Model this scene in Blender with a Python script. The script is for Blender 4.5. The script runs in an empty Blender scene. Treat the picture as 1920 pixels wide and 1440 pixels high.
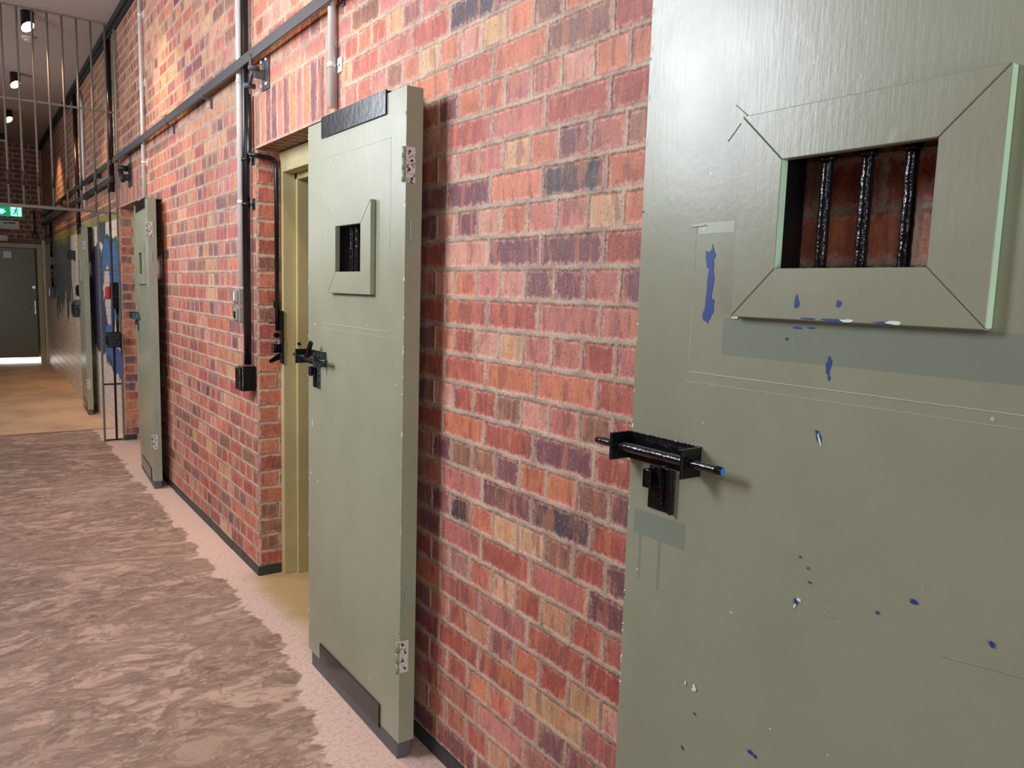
import bpy, bmesh, math, random
from mathutils import Vector, Matrix, noise as mnoise
random.seed(7)
S = bpy.context.scene
C = S.collection
# ---------------------------------------------------------------- camera
# world: brick wall face is x=0 (corridor at x<0), y runs down the corridor, z up, floor z=0
cam_d = bpy.data.cameras.new('camera'); cam = bpy.data.objects.new('camera', cam_d); C.objects.link(cam)
cam_d.sensor_fit = 'HORIZONTAL'; cam_d.sensor_width = 36; cam_d.lens = 27.045; cam_d.clip_start = 0.05
_R = Vector((0.816103, -0.577129, 0.029964)); _U = Vector((0.044108, 0.113902, 0.992512)); _F = Vector((0.576220, 0.808671, -0.118412))
_m = Matrix((_R, _U, -_F)).transposed().to_4x4(); _m.translation = Vector((-1.2116, 0, 1.53)); cam.matrix_world = _m
S.camera = cam
# ---------------------------------------------------------------- world, exposure
w = bpy.data.worlds.new('world'); S.world = w; w.use_nodes = True
bg = w.node_tree.nodes['Background']; bg.inputs[0].default_value = (0.75, 0.85, 1, 1); bg.inputs[1].default_value = 0.6
vs = S.view_settings; vs.view_transform = 'Standard'; vs.look = 'None'; vs.gamma = 1; vs.use_curve_mapping = False; vs.exposure = 0.2
# ---------------------------------------------------------------- daylight
XL = -2.4      # opposite wall
WIN = [(-1.0, 1.1, 2.15, 3.45), (3.0, 1.1, 2.15, 3.45), (6.15, 1.1, 2.15, 3.45), (10.0, 1.1, 1.7, 2.9)]
WIN_P = [20, 98, 60, 30]
def area(name, loc, size, energy, col, look):
    l = bpy.data.lights.new(name, 'AREA'); l.shape = 'RECTANGLE'; l.size, l.size_y = size; l.energy = energy; l.color = col
    o = bpy.data.objects.new(name, l); C.objects.link(o); o.location = loc
    o.rotation_euler = Vector(look).to_track_quat('-Z', 'Y').to_euler(); return o
for i, (y, wd, z0, z1) in enumerate(WIN):
    area('window_daylight', (XL+.02, y, (z0+z1)/2), (wd-.1, z1-z0-.1), WIN_P[i], (.84, .92, 1.0), (1, 0, -.12))
area('entrance_daylight', (-1.5, -3.9, .95), (1.9, 1.7), 95, (.78, .95, .98), (0, 1, 0))
# ---------------------------------------------------------------- helpers
def srgb(r, g, b):
    f = lambda c: (c/255/12.92) if c/255 <= .04045 else ((c/255+.055)/1.055)**2.4
    return (f(r), f(g), f(b), 1)
class NT:
    def __init__(s, name):
        s.m = bpy.data.materials.new(name); s.m.use_nodes = True; s.t = s.m.node_tree; s.n = s.t.nodes
        s.p = s.n['Principled BSDF']
    def node(s, t, **k):
        n = s.n.new(t)
        for a, b in k.items(): setattr(n, a, b)
        return n
    def link(s, a, b): s.t.links.new(a, b)
    def put(s, sock, v):
        if hasattr(v, 'links') or isinstance(v, bpy.types.NodeSocket): s.link(v, sock)
        else: sock.default_value = v
    def math(s, op, a, b=0.0, c=None, clamp=False):
        n = s.node('ShaderNodeMath', operation=op); n.use_clamp = clamp
        s.put(n.inputs[0], a); s.put(n.inputs[1], b)
        if c is not None: s.put(n.inputs[2], c)
        return n.outputs[0]
    def step(s, x, a, b):   # smoothstep a->b : 0->1
        n = s.node('ShaderNodeMapRange', interpolation_type='SMOOTHSTEP')
        s.put(n.inputs[0], x); n.inputs[1].default_value = a; n.inputs[2].default_value = b
        return n.outputs[0]
    def mix(s, f, a, b, mode='MIX'):
        n = s.node('ShaderNodeMix', data_type='RGBA', blend_type=mode); n.clamp_factor = True
        s.put(n.inputs[0], f); s.put(n.inputs[6], a); s.put(n.inputs[7], b); return n.outputs[2]
    def noise(s, vec, scale, detail=3, rough=.55, dist=0, out='Fac'):
        n = s.node('ShaderNodeTexNoise'); n.inputs['Scale'].default_value = scale; n.inputs['Detail'].default_value = detail
        n.inputs['Roughness'].default_value = rough; n.inputs['Distortion'].default_value = dist
        if vec is not None: s.link(vec, n.inputs['Vector'])
        return n.outputs[out]
    def mapping(s, vec, scale=(1, 1, 1), loc=(0, 0, 0)):
        n = s.node('ShaderNodeMapping'); n.inputs['Scale'].default_value = scale; n.inputs['Location'].default_value = loc
        s.link(vec, n.inputs['Vector']); return n.outputs[0]
    def ramp(s, f, stops, interp='LINEAR'):
        n = s.node('ShaderNodeValToRGB'); cr = n.color_ramp; cr.interpolation = interp
        while len(cr.elements) < len(stops): cr.elements.new(.5)
        for e, (p, c) in zip(cr.elements, stops): e.position = p; e.color = c
        s.link(f, n.inputs[0]); return n.outputs[0]
    def bump(s, h, strength, dist, prev=None):
        n = s.node('ShaderNodeBump'); n.inputs['Strength'].default_value = strength; n.inputs['Distance'].default_value = dist
        s.link(h, n.inputs['Height'])
        if prev is not None: s.link(prev, n.inputs['Normal'])
        s.link(n.outputs[0], s.p.inputs['Normal']); return n.outputs[0]
    def pos(s): return s.node('ShaderNodeNewGeometry').outputs['Position']
    def obj(s): return s.node('ShaderNodeTexCoord').outputs['Object']
    def sep(s, v):
        n = s.node('ShaderNodeSeparateXYZ'); s.link(v, n.inputs[0]); return n.outputs
    def set(s, **k):
        for a, b in k.items(): s.put(s.p.inputs[a.replace('_', ' ')], b)

def simple(name, col, rough=.5, metal=0, bump=0, bscale=60, vary=.12, vscale=8):
    t = NT(name); o = t.obj()
    n = t.noise(o, vscale, 4)
    c = t.mix(t.math('MULTIPLY', t.step(n, .35, .7), vary*2), col, tuple([x*(1-vary*2.2) for x in col[:3]]+[1]))
    t.set(Base_Color=c, Roughness=rough, Metallic=metal)
    if bump: t.bump(t.noise(o, bscale, 3), bump, .002)
    return t.m

def brick_mat(name, painted=False):
    t = NT(name); P = t.pos()
    uvn = t.node('ShaderNodeUVMap'); uvn.uv_map = 'cell'; uv = t.sep(uvn.outputs[0])
    ha = t.node('ShaderNodeAttribute'); ha.attribute_name = 'half'; hf = t.sep(ha.outputs['Vector'])
    ca = t.node('ShaderNodeAttribute'); ca.attribute_name = 'bcol'; col = ca.outputs['Color']
    nd = t.noise(P, 28, 4, .6); nf = t.noise(P, 130, 3, .6)
    wob = t.math('ADD', t.math('MULTIPLY', t.math('SUBTRACT', nd, .5), .010), t.math('MULTIPLY', t.math('SUBTRACT', nf, .5), .006))
    dx = t.math('SUBTRACT', hf[0], t.math('ABSOLUTE', uv[0])); dy = t.math('SUBTRACT', hf[1], t.math('ABSOLUTE', uv[1]))
    e = t.math('SMOOTH_MIN', dx, dy, .006)
    d = t.math('ADD', e, wob)
    brick = t.step(d, .0045, .0072)                          # 0 in the joint, 1 on the brick
    streak = t.noise(t.mapping(P, (60, 60, 14)), 1, 4, .65)   # dragged vertical marks of the brick face
    grain = t.noise(P, 220, 2, .7)
    tone = t.math('ADD', t.math('MULTIPLY', t.noise(P, 14, 4, .6), .5), t.math('MULTIPLY', streak, .5))
    c = t.mix(t.step(tone, .36, .64), t.mix(.35, col, srgb(70, 38, 34)), col)
    vs1 = t.noise(t.mapping(P, (26, 26, 5)), 1, 3, .6); vs2 = t.noise(t.mapping(P, (22, 22, 6), (7, 3, 1)), 1, 3, .6)
    if not painted:
        c = t.mix(t.math('MULTIPLY', t.step(vs1, .52, .60), .42), c, srgb(206, 128, 84))
        c = t.mix(t.math('MULTIPLY', t.step(vs2, .54, .61), .45), c, srgb(112, 66, 66))
    c = t.mix(t.math('MULTIPLY', t.step(streak, .5, .8), .35), c, srgb(206, 140, 112))
    pale = t.math('MULTIPLY', t.step(t.math('ADD', t.math('MULTIPLY', t.step(d, .030, .004), .30), t.math('MULTIPLY', t.noise(P, 48, 5, .7), .75)), .52, .72), .55)
    if not painted:
        c = t.mix(pale, c, srgb(226, 176, 160))
        c = t.mix(t.math('MULTIPLY', t.step(t.noise(P, 170, 4, .75), .56, .66), .42), c, srgb(232, 186, 160))
        c = t.mix(t.math('MULTIPLY', t.step(t.noise(P, 95, 5, .7), .44, .36), .5), c, srgb(74, 34, 32))
    c = t.mix(t.math('MULTIPLY', t.step(grain, .68, .74), .55), c, srgb(60, 30, 26))
    mcol = t.mix(t.step(t.noise(P, 9, 4), .35, .65), srgb(160, 134, 116), srgb(196, 170, 146))
    mcol = t.mix(t.math('MULTIPLY', t.step(nf, .45, .7), .4), mcol, srgb(100, 78, 66))
    if painted:
        s = t.sep(P); y, z = s[1], s[2]
        nn = t.node('ShaderNodeTexNoise'); nn.inputs['Scale'].default_value = 2.6; nn.inputs['Detail'].default_value = 5; t.link(P, nn.inputs['Vector'])
        ns = t.sep(nn.outputs['Color'])
        yy = t.math('ADD', y, t.math('MULTIPLY', t.math('SUBTRACT', ns[1], .5), 1.0)); zz = t.math('ADD', z, t.math('MULTIPLY', t.math('SUBTRACT', ns[2], .5), .35))
        def ell(cy, cz, ry, rz):
            a = t.math('DIVIDE', t.math('SUBTRACT', yy, cy), ry); b = t.math('DIVIDE', t.math('SUBTRACT', zz, cz), rz)
            return t.math('SQRT', t.math('ADD', t.math('MULTIPLY', a, a), t.math('MULTIPLY', b, b)))
        c = t.mix(t.step(t.noise(P, 5, 4), .4, .7), col, t.mix(.12, col, srgb(150, 110, 90)))
        def lay(c, dd, r0, r1, colr):
            f = t.math('MULTIPLY', t.step(dd, r1, r1-.03), t.step(dd, r0-.03, r0)) if r0 > 0 else t.step(dd, r1, r1-.03)
            return t.mix(f, c, colr)
        A = ell(8.75, 1.30, .85, .72)
        c = lay(c, A, 0, 1.0, srgb(46, 92, 96)); c = lay(c, A, 0, .90, srgb(64, 112, 168)); 
        c = lay(c, ell(8.4, .82, .34, .26), 0, 1, srgb(64, 92, 170)); c = lay(c, ell(8.25, 1.1, .12, .12), 0, 1, srgb(215, 190, 120))
        c = lay(c, ell(8.95, 1.35, .22, .30), 0, 1, srgb(214, 196, 180)); c = lay(c, ell(8.2, .95, .30, .09), 0, 1, srgb(215, 222, 225))
        c = lay(c, ell(9.7, 1.35, .55, .62), 0, 1, srgb(62, 66, 98)); c = lay(c, ell(9.15, 2.0, .18, .12), 0, 1, srgb(60, 84, 92))
        B = t.math('MULTIPLY', t.math('MULTIPLY', t.step(yy, 12.1, 12.2), t.step(yy, 14.6, 14.4)), t.math('MULTIPLY', t.step(t.math('ADD', zz, t.math('MULTIPLY', t.noise(t.mapping(P, (0, 5, .4)), 1, 2), 1.3)), 1.72, 1.76), t.step(z, 2.14, 2.1)))
        c = t.mix(B, c, srgb(78, 96, 104))
        G = t.math('MULTIPLY', t.step(t.noise(t.mapping(P, (0, 1.5, .6)), 1, 3), .47, .52), t.math('MULTIPLY', t.step(z, 1.98, 2.1), t.step(y, 11.0, 11.4)))
        c = t.mix(t.math('MULTIPLY', G, .8), c, srgb(140, 146, 50))
        mcol = t.mix(.18, c, srgb(90, 70, 60))
    t.set(Base_Color=t.mix(brick, mcol, c), Roughness=(t.math('ADD', .22, t.math('MULTIPLY', nd, .25)) if painted else t.math('ADD', .42, t.math('MULTIPLY', nd, .35))))
    t.p.inputs['Specular IOR Level'].default_value = .5
    h = t.math('ADD', t.math('ADD', t.step(d, .002, .011), t.math('MULTIPLY', streak, .4)), t.math('MULTIPLY', nf, .3))
    t.bump(h, .55 if painted else .9, .004)
    return t.m

def paint_mat(name, base, dirt, rough=.30, brush=(18, 18, 1.6)):
    t = NT(name); o = t.obj(); P = o
    n1 = t.noise(P, 2.2, 4, .6)
    c = t.mix(t.math('MULTIPLY', t.step(n1, .35, .7), .55), base, dirt)
    spk = t.step(t.noise(P, 42, 2, .5), .775, .79)
    c = t.mix(t.math('MULTIPLY', spk, .5), c, srgb(214, 214, 196))
    scr = t.step(t.noise(t.mapping(P, (5, 60, 9)), 1, 3, .5), .755, .77)
    c = t.mix(t.math('MULTIPLY', scr, .35), c, srgb(200, 205, 185))
    t.p.inputs['Coat Weight'].default_value = .12; t.p.inputs['Coat Roughness'].default_value = .36
    t.set(Base_Color=c, Roughness=t.math('ADD', rough-.06, t.math('MULTIPLY', t.noise(P, 6, 3), .14)))
    b = t.bump(t.noise(t.mapping(P, brush), 6, 4, .6), .25, .0012)
    b = t.bump(t.noise(P, 40, 4, .65), .2, .0018, b)
    b = t.bump(t.step(t.noise(P, 9, 2, .4), .70, .78), .3, .0012, b)
    return t.m

M = {}
M['brick'] = brick_mat('old_brick'); M['pbrick'] = brick_mat('painted_brick', True)
M['green'] = paint_mat('green_gloss_paint', srgb(147, 147, 124), srgb(133, 130, 108))
M['green_edge'] = paint_mat('green_edge_paint', srgb(142, 150, 128), srgb(128, 134, 112))
M['patch'] = paint_mat('green_touch_up_paint', srgb(127, 133, 117), srgb(122, 128, 112))
M['ridge'] = simple('pale_paint_ridge', srgb(176, 184, 160), .4)
M['palegreen'] = simple('pale_green_paint', srgb(196, 222, 188), .4)
M['cream'] = paint_mat('cream_frame_paint', srgb(190, 176, 130), srgb(166, 148, 98), .42)
M['black'] = simple('black_gloss_paint', srgb(17, 17, 20), .16, 0, .8, 90, .2, 30)
M['blackm'] = simple('black_satin_steel', srgb(17, 15, 18), .2, .0, .3, 40, .2, 6)
M['blue'] = simple('blue_old_paint', srgb(32, 62, 130), .5)
M['bluecap'] = simple('blue_bolt_end', srgb(30, 120, 215), .5)
M['white'] = simple('white_chip', srgb(226, 228, 224), .6)
M['galv'] = simple('galvanised_pipe', srgb(214, 206, 202), .38, .1, .15, 30)
M['railgrey'] = simple('grey_painted_track', srgb(74, 74, 78), .42, .1, .2, 40)
M['pvc'] = simple('black_plastic_pipe', srgb(20, 20, 24), .25)
M['greybox'] = simple('grey_enamel_box', srgb(134, 128, 116), .45, 0, .2, 60)
M['gate'] = simple('grey_gate_steel', srgb(108, 98, 86), .75, .0, .2, 40)
M['gateblack'] = simple('black_gate_steel', srgb(30, 30, 30), .6)
M['tar'] = simple('tar_strip', srgb(48, 50, 50), .55, 0, .6, 40)
M['ceiling'] = simple('ceiling_plaster', srgb(172, 156, 146), .8, 0, .2, 30, .05, 2)
M['leftwall'] = simple('painted_far_side', srgb(128, 88, 72), .6, 0, .3, 30)
M['darkcell'] = simple('cell_interior', srgb(96, 78, 62), .7, 0, .3, 20)
M['fardoor'] = simple('olive_far_door', srgb(106, 90, 34), .3, 0, .1, 20)
M['steel'] = simple('bright_steel', srgb(200, 200, 200), .25, .9)
M['red'] = simple('red_plastic', srgb(190, 30, 40), .35)
M['blockgrey'] = simple('grey_timber_block', srgb(88, 86, 86), .6, 0, .4, 30)
M['glass'] = simple('window_pane', srgb(225, 232, 240), .25)
M['frame'] = simple('window_frame_paint', srgb(150, 140, 110), .45)
def emis(name, col, st):
    t = NT(name); t.set(Base_Color=col, Emission_Color=col, Emission_Strength=st, Roughness=.4); return t.m
M['lamp'] = emis('lamp_glow', (1, .83, .52, 1), 9)
M['exitgreen'] = emis('exit_green', srgb(20, 175, 120), .45)
M['exitwhite'] = emis('exit_white', srgb(170, 245, 235), .95)
M['slit'] = emis('sunlit_gap', (1, 1, .92, 1), 2.6)
# hinge: rusty leaf with chipped pale paint
t = NT('rusty_hinge'); o = t.obj(); n = t.noise(o, 70, 3, .6)
t.set(Base_Color=t.ramp(n, [(.0, srgb(70, 42, 34)), (.36, srgb(96, 66, 56)), (.39, srgb(196, 190, 178)), (.56, srgb(206, 204, 196)), (.6, srgb(140, 128, 140))]), Roughness=.45); t.bump(n, .5, .002); M['hinge'] = t.m
# floor
t = NT('worn_concrete'); P = t.pos(); s = t.sep(P)
wn = t.node('ShaderNodeTexNoise'); wn.inputs['Scale'].default_value = 2.2; wn.inputs['Detail'].default_value = 3; t.link(P, wn.inputs['Vector'])
wv = t.node('ShaderNodeVectorMath', operation='MULTIPLY_ADD'); t.link(wn.outputs['Color'], wv.inputs[0]); wv.inputs[1].default_value = (.30, .22, 0); t.link(P, wv.inputs[2])
q = wv.outputs[0]
ro = t.node('ShaderNodeMapping'); ro.inputs['Rotation'].default_value = (0, 0, math.radians(35)); ro.inputs['Scale'].default_value = (.62, 1.25, 1); t.link(q, ro.inputs['Vector']); q = ro.outputs[0]
n1 = t.noise(q, 3.6, 8, .66, .35); n2 = t.noise(t.mapping(q, (1, 1, 1), (4, 9, 0)), 9, 6, .62, .5)
n3 = t.noise(P, 60, 4, .7); n4 = t.noise(t.mapping(q, (1, 1, 1), (14, 3, 0)), 5.5, 6, .64, .4); n5 = t.noise(P, 1.1, 3, .5)
c = t.ramp(n1, [(.28, srgb(126, 102, 90)), (.37, srgb(134, 109, 96)), (.39, srgb(170, 140, 123)), (.46, srgb(178, 147, 130)), (.47, srgb(146, 119, 105)), (.53, srgb(162, 133, 118)), (.54, srgb(188, 156, 139)), (.62, srgb(196, 163, 146)), (.63, srgb(166, 137, 122)), (.75, srgb(176, 147, 133))])
c = t.mix(t.math('MULTIPLY', t.math('MULTIPLY', t.step(n2, .50, .52), t.step(n2, .60, .575)), .45), c, srgb(120, 98, 87))
c = t.mix(t.math('MULTIPLY', t.math('MULTIPLY', t.step(n4, .47, .485), t.step(n4, .515, .50)), .5), c, srgb(108, 88, 78))
c = t.mix(t.math('MULTIPLY', t.step(n4, .36, .33), .6), c, srgb(112, 92, 82))
c = t.mix(t.math('MULTIPLY', t.step(n4, .64, .66), .5), c, srgb(200, 170, 156))
c = t.mix(t.math('MULTIPLY', t.step(n5, .45, .65), .3), c, srgb(176, 146, 128))
c = t.mix(t.math('MULTIPLY', t.step(t.noise(t.mapping(q, (1, 1, 1), (2, 2, 0)), 26, 2, .5), .74, .76), .6), c, srgb(212, 196, 180))
# bare clean margin along the wall
edge = t.math('ADD', s[0], t.math('ADD', t.math('MULTIPLY', t.math('SUBTRACT', n1, .5), .30), t.math('MULTIPLY', t.math('SUBTRACT', n2, .5), .10)))
edge = t.math('ADD', edge, t.math('MULTIPLY', t.step(s[1], 3.0, 2.3), .12))
em = t.step(edge, -.185, -.17)
c = t.mix(em, c, t.mix(t.step(n3, .4, .75), srgb(222, 190, 176), srgb(190, 158, 142)))
c = t.mix(t.math('MULTIPLY', t.math('MULTIPLY', t.step(t.math('ADD', s[0], t.math('MULTIPLY', n1, .25)), .0, .16), t.math('MULTIPLY', t.step(s[1], 2.7, 3.0), t.step(s[1], 4.1, 3.9))), .85), c, srgb(176, 146, 92))
# far part of the corridor: plain tan screed
fy = t.math('ADD', s[1], t.math('MULTIPLY', n1, .05))
fm = t.step(fy, 8.86, 8.88)
c = t.mix(fm, c, t.mix(t.step(t.noise(P, 1.8, 5, .65), .38, .68), srgb(222, 182, 146), srgb(198, 158, 124)))
c = t.mix(t.math('MULTIPLY', t.math('MULTIPLY', t.step(fy, 8.80, 8.83), t.step(fy, 8.90, 8.87)), .5), c, srgb(90, 70, 56))
c = t.mix(t.math('MULTIPLY', t.step(n3, .62, .8), .25), c, srgb(96, 76, 66))
t.set(Base_Color=c, Roughness=t.math('ADD', .42, t.math('MULTIPLY', n1, .3)))
b = t.bump(t.math('ADD', n1, t.math('MULTIPLY', n2, .4)), .2, .004); t.bump(n3, .35, .003, b); M['floor'] = t.m

def obj(name, bm, mats, parent=None, kind=None):
    me = bpy.data.meshes.new(name); bmesh.ops.recalc_face_normals(bm, faces=bm.faces); bm.to_mesh(me); bm.free()
    for m in (mats if isinstance(mats, (list, tuple)) else [mats]): me.materials.append(m)
    o = bpy.data.objects.new(name, me); C.objects.link(o)
    if parent is not None: o.parent = parent
    if kind: o['kind'] = kind
    return o
def tag(o, label, cat, group=None):
    o['label'] = label; o['category'] = cat
    if group: o['group'] = group
    return o
def thing(name, loc, label, cat, group=None, rz=0):
    o = bpy.data.objects.new(name, None); C.objects.link(o); o.location = loc; o.rotation_euler = (0, 0, rz)
    o.empty_display_size = .1
    return tag(o, label, cat, group)
def NB(): return bmesh.new()
def box(bm, x0, x1, y0, y1, z0, z1, bev=0, mi=0, rot=None):
    x0, x1 = sorted((x0, x1)); y0, y1 = sorted((y0, y1)); z0, z1 = sorted((z0, z1))
    r = bmesh.ops.create_cube(bm, size=1); vs_ = r['verts']
    c = Vector(((x0+x1)/2, (y0+y1)/2, (z0+z1)/2))
    for v in vs_: v.co = Vector((v.co.x*(x1-x0), v.co.y*(y1-y0), v.co.z*(z1-z0)))
    if rot is not None:
        for v in vs_: v.co = rot @ v.co
    for v in vs_: v.co += c
    fs = {f for v in vs_ for f in v.link_faces}
    for f in fs: f.material_index = mi
    if bev:
        es = {e for v in vs_ for e in v.link_edges}
        bmesh.ops.bevel(bm, geom=list(es), offset=bev, segments=2, affect='EDGES', profile=.6, clamp_overlap=True, material=mi)
    return bm
def tube(bm, pts, r, seg=14, bend=0.0, mi=0, cap=True):
    pts = [Vector(p) for p in pts]
    if bend and len(pts) > 2:
        q = [pts[0]]
        for i in range(1, len(pts)-1):
            a, p, b = pts[i-1], pts[i], pts[i+1]; u = (a-p).normalized(); v = (b-p).normalized()
            A, B = p+u*bend, p+v*bend
            for k in range(7):
                tt = k/6; q.append(A*(1-tt)**2+p*2*tt*(1-tt)+B*tt*tt)
        q.append(pts[-1]); pts = q
    rings = []; prev = None
    for i, p in enumerate(pts):
        d = (pts[min(i+1, len(pts)-1)]-pts[max(i-1, 0)]).normalized()
        if prev is None:
            up = Vector((0, 0, 1)) if abs(d.z) < .9 else Vector((0, 1, 0)); n = d.cross(up).normalized()
        else:
            n = (prev-d*prev.dot(d)).normalized()
        prev = n; b = d.cross(n)
        rr = r[i] if isinstance(r, (list, tuple)) else r
        rings.append([bm.verts.new(p+(n*math.cos(2*math.pi*k/seg)+b*math.sin(2*math.pi*k/seg))*rr) for k in range(seg)])
    for a, b in zip(rings, rings[1:]):
        for k in range(seg):
            f = bm.faces.new((a[k], a[(k+1) % seg], b[(k+1) % seg], b[k])); f.smooth = True; f.material_index = mi
    if cap:
        for g in (rings[0], rings[-1]):
            f = bm.faces.new(g); f.material_index = mi
    return bm
def poly(bm, pts, depth, axis=0, mi=0):
    """extrude a polygon (3D points in a plane) by depth along axis"""
    v = Vector((0, 0, 0)); v[axis] = depth
    a = [bm.verts.new(p) for p in pts]; b = [bm.verts.new(Vector(p)+v) for p in pts]
    n = len(pts); fs = [bm.faces.new(a), bm.faces.new(b[::-1])]
    for i in range(n): fs.append(bm.faces.new((a[i], a[(i+1) % n], b[(i+1) % n], b[i])))
    for f in fs: f.material_index = mi
def ring_plate(bm, x0, x1, y0, y1, z0, z1, hy0, hy1, hz0, hz1, mi=0, mi_in=None, step=None):
    """plate with a rectangular through hole, one closed mesh"""
    ys, zs = [y0, hy0, hy1, y1], [z0, hz0, hz1, z1]
    V = {}
    for k, x in enumerate((x0, x1)):
        for i in range(4):
            for j in range(4): V[k, i, j] = bm.verts.new((x, ys[i], zs[j]))
    def F(l, m=mi):
        f = bm.faces.new([V[a] for a in l]); f.material_index = m
    for i in range(3):
        for j in range(3):
            if (i, j) == (1, 1): continue
            for k in (0, 1): F([(k, i, j), (k, i+1, j), (k, i+1, j+1), (k, i, j+1)])
    for i in range(3):
        for j in (0, 3): F([(0, i, j), (0, i+1, j), (1, i+1, j), (1, i, j)])
        for j in (0, 3): F([(0, j, i), (0, j, i+1), (1, j, i+1), (1, j, i)])
    m = mi if mi_in is None else mi_in
    for j in (1, 2):
        F([(0, 1, j), (0, 2, j), (1, 2, j), (1, 1, j)], m); F([(0, j, 1), (0, j, 2), (1, j, 2), (1, j, 1)], m)

# ---------------------------------------------------------------- brick walls (one quad per brick, colours per brick)
PAL = {'R': (178, 74, 56), 'P': (190, 98, 84), 'O': (206, 104, 66), 'T': (206, 150, 98), 'W': (206, 132, 108), 'M': (122, 66, 72),
       'D': (66, 52, 62), 'B': (142, 88, 66), 'K': (40, 34, 38)}
PAL = {k: tuple(min(235, (a*.80+g*.20)*1.08+d) for a, g, d in zip(v, (sum(v)/3+14,)*3, (2, 4, 5))) for k, v in PAL.items()}
def pick(z):
    t_ = min(1, max(0, z/3.4))
    wt = {'R': 5-2.5*t_, 'P': 3, 'O': 2.2+2.4*t_, 'T': .7+1.4*t_, 'W': 1.0, 'M': 2.6-1.0*t_, 'D': .3, 'B': 1.8}
    k = random.choices(list(wt), list(wt.values()))[0]; return k
def jit(c, a=12):
    j = random.uniform(-a, a); return tuple(max(0, min(255, x+j+random.uniform(-a*.45, a*.45))) for x in c)
NEAR = { # course : colours of the bricks between the two nearest doors, read left to right
 10: 'RDMRR', 9: 'TOWTOBOOO', 8: 'OROBR', 7: 'ZMOOPPWOO', 6: 'WRPRR', 5: 'ZWPPTOMPB', 4: 'MMODO', 3: 'ZWMWOPPTO', 2: 'RWMMR', 1: 'ZWOPWMMPM',
 0: 'RRRPP', -1: 'ZORWTPPRP', -2: 'RROOR', -3: 'ZWRRBWPBR', -4: 'RORMR', -5: 'ZMBBMOOBM', -6: 'PPMDR', -7: 'ZMDOTTBRM', -8: 'MPRPM'}
Z0 = 1.423; CH = .086; YJ = 2.073
class Wall:
    def __init__(s):
        s.bm = NB(); s.uv = s.bm.loops.layers.uv.new('cell'); s.h = s.bm.verts.layers.float_vector.new('half'); s.c = s.bm.loops.layers.float_color.new('bcol')
    def cell(s, P, a0, a1, b0, b1, col, mi=0, joint=True):
        """P maps (a,b) to a 3D point; each cell has its own 4 vertices"""
        if a1-a0 < .004 or b1-b0 < .004: return
        vs_ = [s.bm.verts.new(P(a, b)) for a, b in ((a0, b0), (a1, b0), (a1, b1), (a0, b1))]
        for v in vs_: v[s.h] = Vector(((a1-a0)/2, (b1-b0)/2, random.random()))
        f = s.bm.faces.new(vs_); f.material_index = mi
        lc = srgb(*col)
        for l, (u, v) in zip(f.loops, ((-1, -1), (1, -1), (1, 1), (-1, 1))):
            l[s.uv].uv = (u*(a1-a0)/2, v*(b1-b0)/2); l[s.c] = lc
    def course(s, P, a0, a1, z0, z1, holes, colf, header, phase, mi=0):
        step = .12 if header else .24
        k = math.floor((a0-phase)/step)-1
        y = phase+k*step
        while y < a1:
            p, q = max(y, a0), min(y+step, a1)
            if q > p:
                segs = [(p, q)]
                for (h0, h1, hz0, hz1) in holes:
                    if z1 <= hz0+.002 or z0 >= hz1-.002: continue
                    ns = []
                    for (u, v) in segs:
                        if v <= h0 or u >= h1: ns.append((u, v))
                        else:
                            if u < h0: ns.append((u, h0))
                            if v > h1: ns.append((h1, v))
                    segs = ns
                for (u, v) in segs:
                    col, m_ = colf((u+v)/2, (z0+z1)/2)
                    s.cell(P, u, v, max(z0, 0), z1, col, m_)
            y += step
def bond(wall, P, a0, a1, ztop, holes, colf, ph=YJ):
    n = -17
    while Z0+n*CH < ztop:
        za, zb = Z0+n*CH, min(Z0+(n+1)*CH, ztop)
        header = (n % 2 != 0)
        if zb > 0: wall.course(P, a0, a1, max(za, 0), zb, holes, (lambda y, z, n=n, h=header: colf(y, z, n, h)), header, ph-.06 if header else ph)
        n += 1
LT = 2.197
OPEN = [(3.0, 3.95, 0, LT), (7.12, 8.1, 0, LT)]
SOLD = [(2.88, 4.04, LT, LT+3*CH), (7.0, 8.16, LT, LT+3*CH)]
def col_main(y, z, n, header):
    if y > 8.1 and z < Z0+10*CH:
        if z > 2.2: return jit((74, 52, 38), 8), 0
        if z > 2.11: return jit((150, 142, 84) , 8), 1
        return jit((232, 216, 200), 4), 1
    if .95 < y < 2.32 and n in NEAR:
        k = round((YJ-y)/.12) if header else math.floor((YJ-y)/.24)+1
        row = NEAR[n]; idx = k+1 if header else k
        if 0 <= idx < len(row) and row[idx] != 'Z': return jit(PAL[row[idx]], 6), 0
    k = pick(z)
    if z > 2.45 and y > 3.9 and random.random() < .5: k = random.choice('TTTBBMTWT')
    c = PAL[k]; c2 = PAL[random.choice('RPOBMPR')]; m_ = random.uniform(0, .35); c = tuple(a*(1-m_)+b*m_ for a, b in zip(c, c2))
    if y > 6.85 and z > 2.3: c = tuple(a*.55+b*.45 for a, b in zip(c, (120, 76, 44)))  # upper wall near the gate: shade put into the brick colour, browner and darker
    return jit(c), 0
W = Wall()
Pm = lambda a, b: Vector((0, a, b))
YA, YB, ZT = -4.0, 16.2, 3.83
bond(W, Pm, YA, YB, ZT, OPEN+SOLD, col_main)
for (y0, y1, z0, z1) in SOLD:
    y = y0
    while y < y1-.02:
        W.cell(Pm, y, min(y+.083, y1), z0, z1, jit(PAL[random.choice('RMPROBMO')], 10)); y += .083
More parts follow.
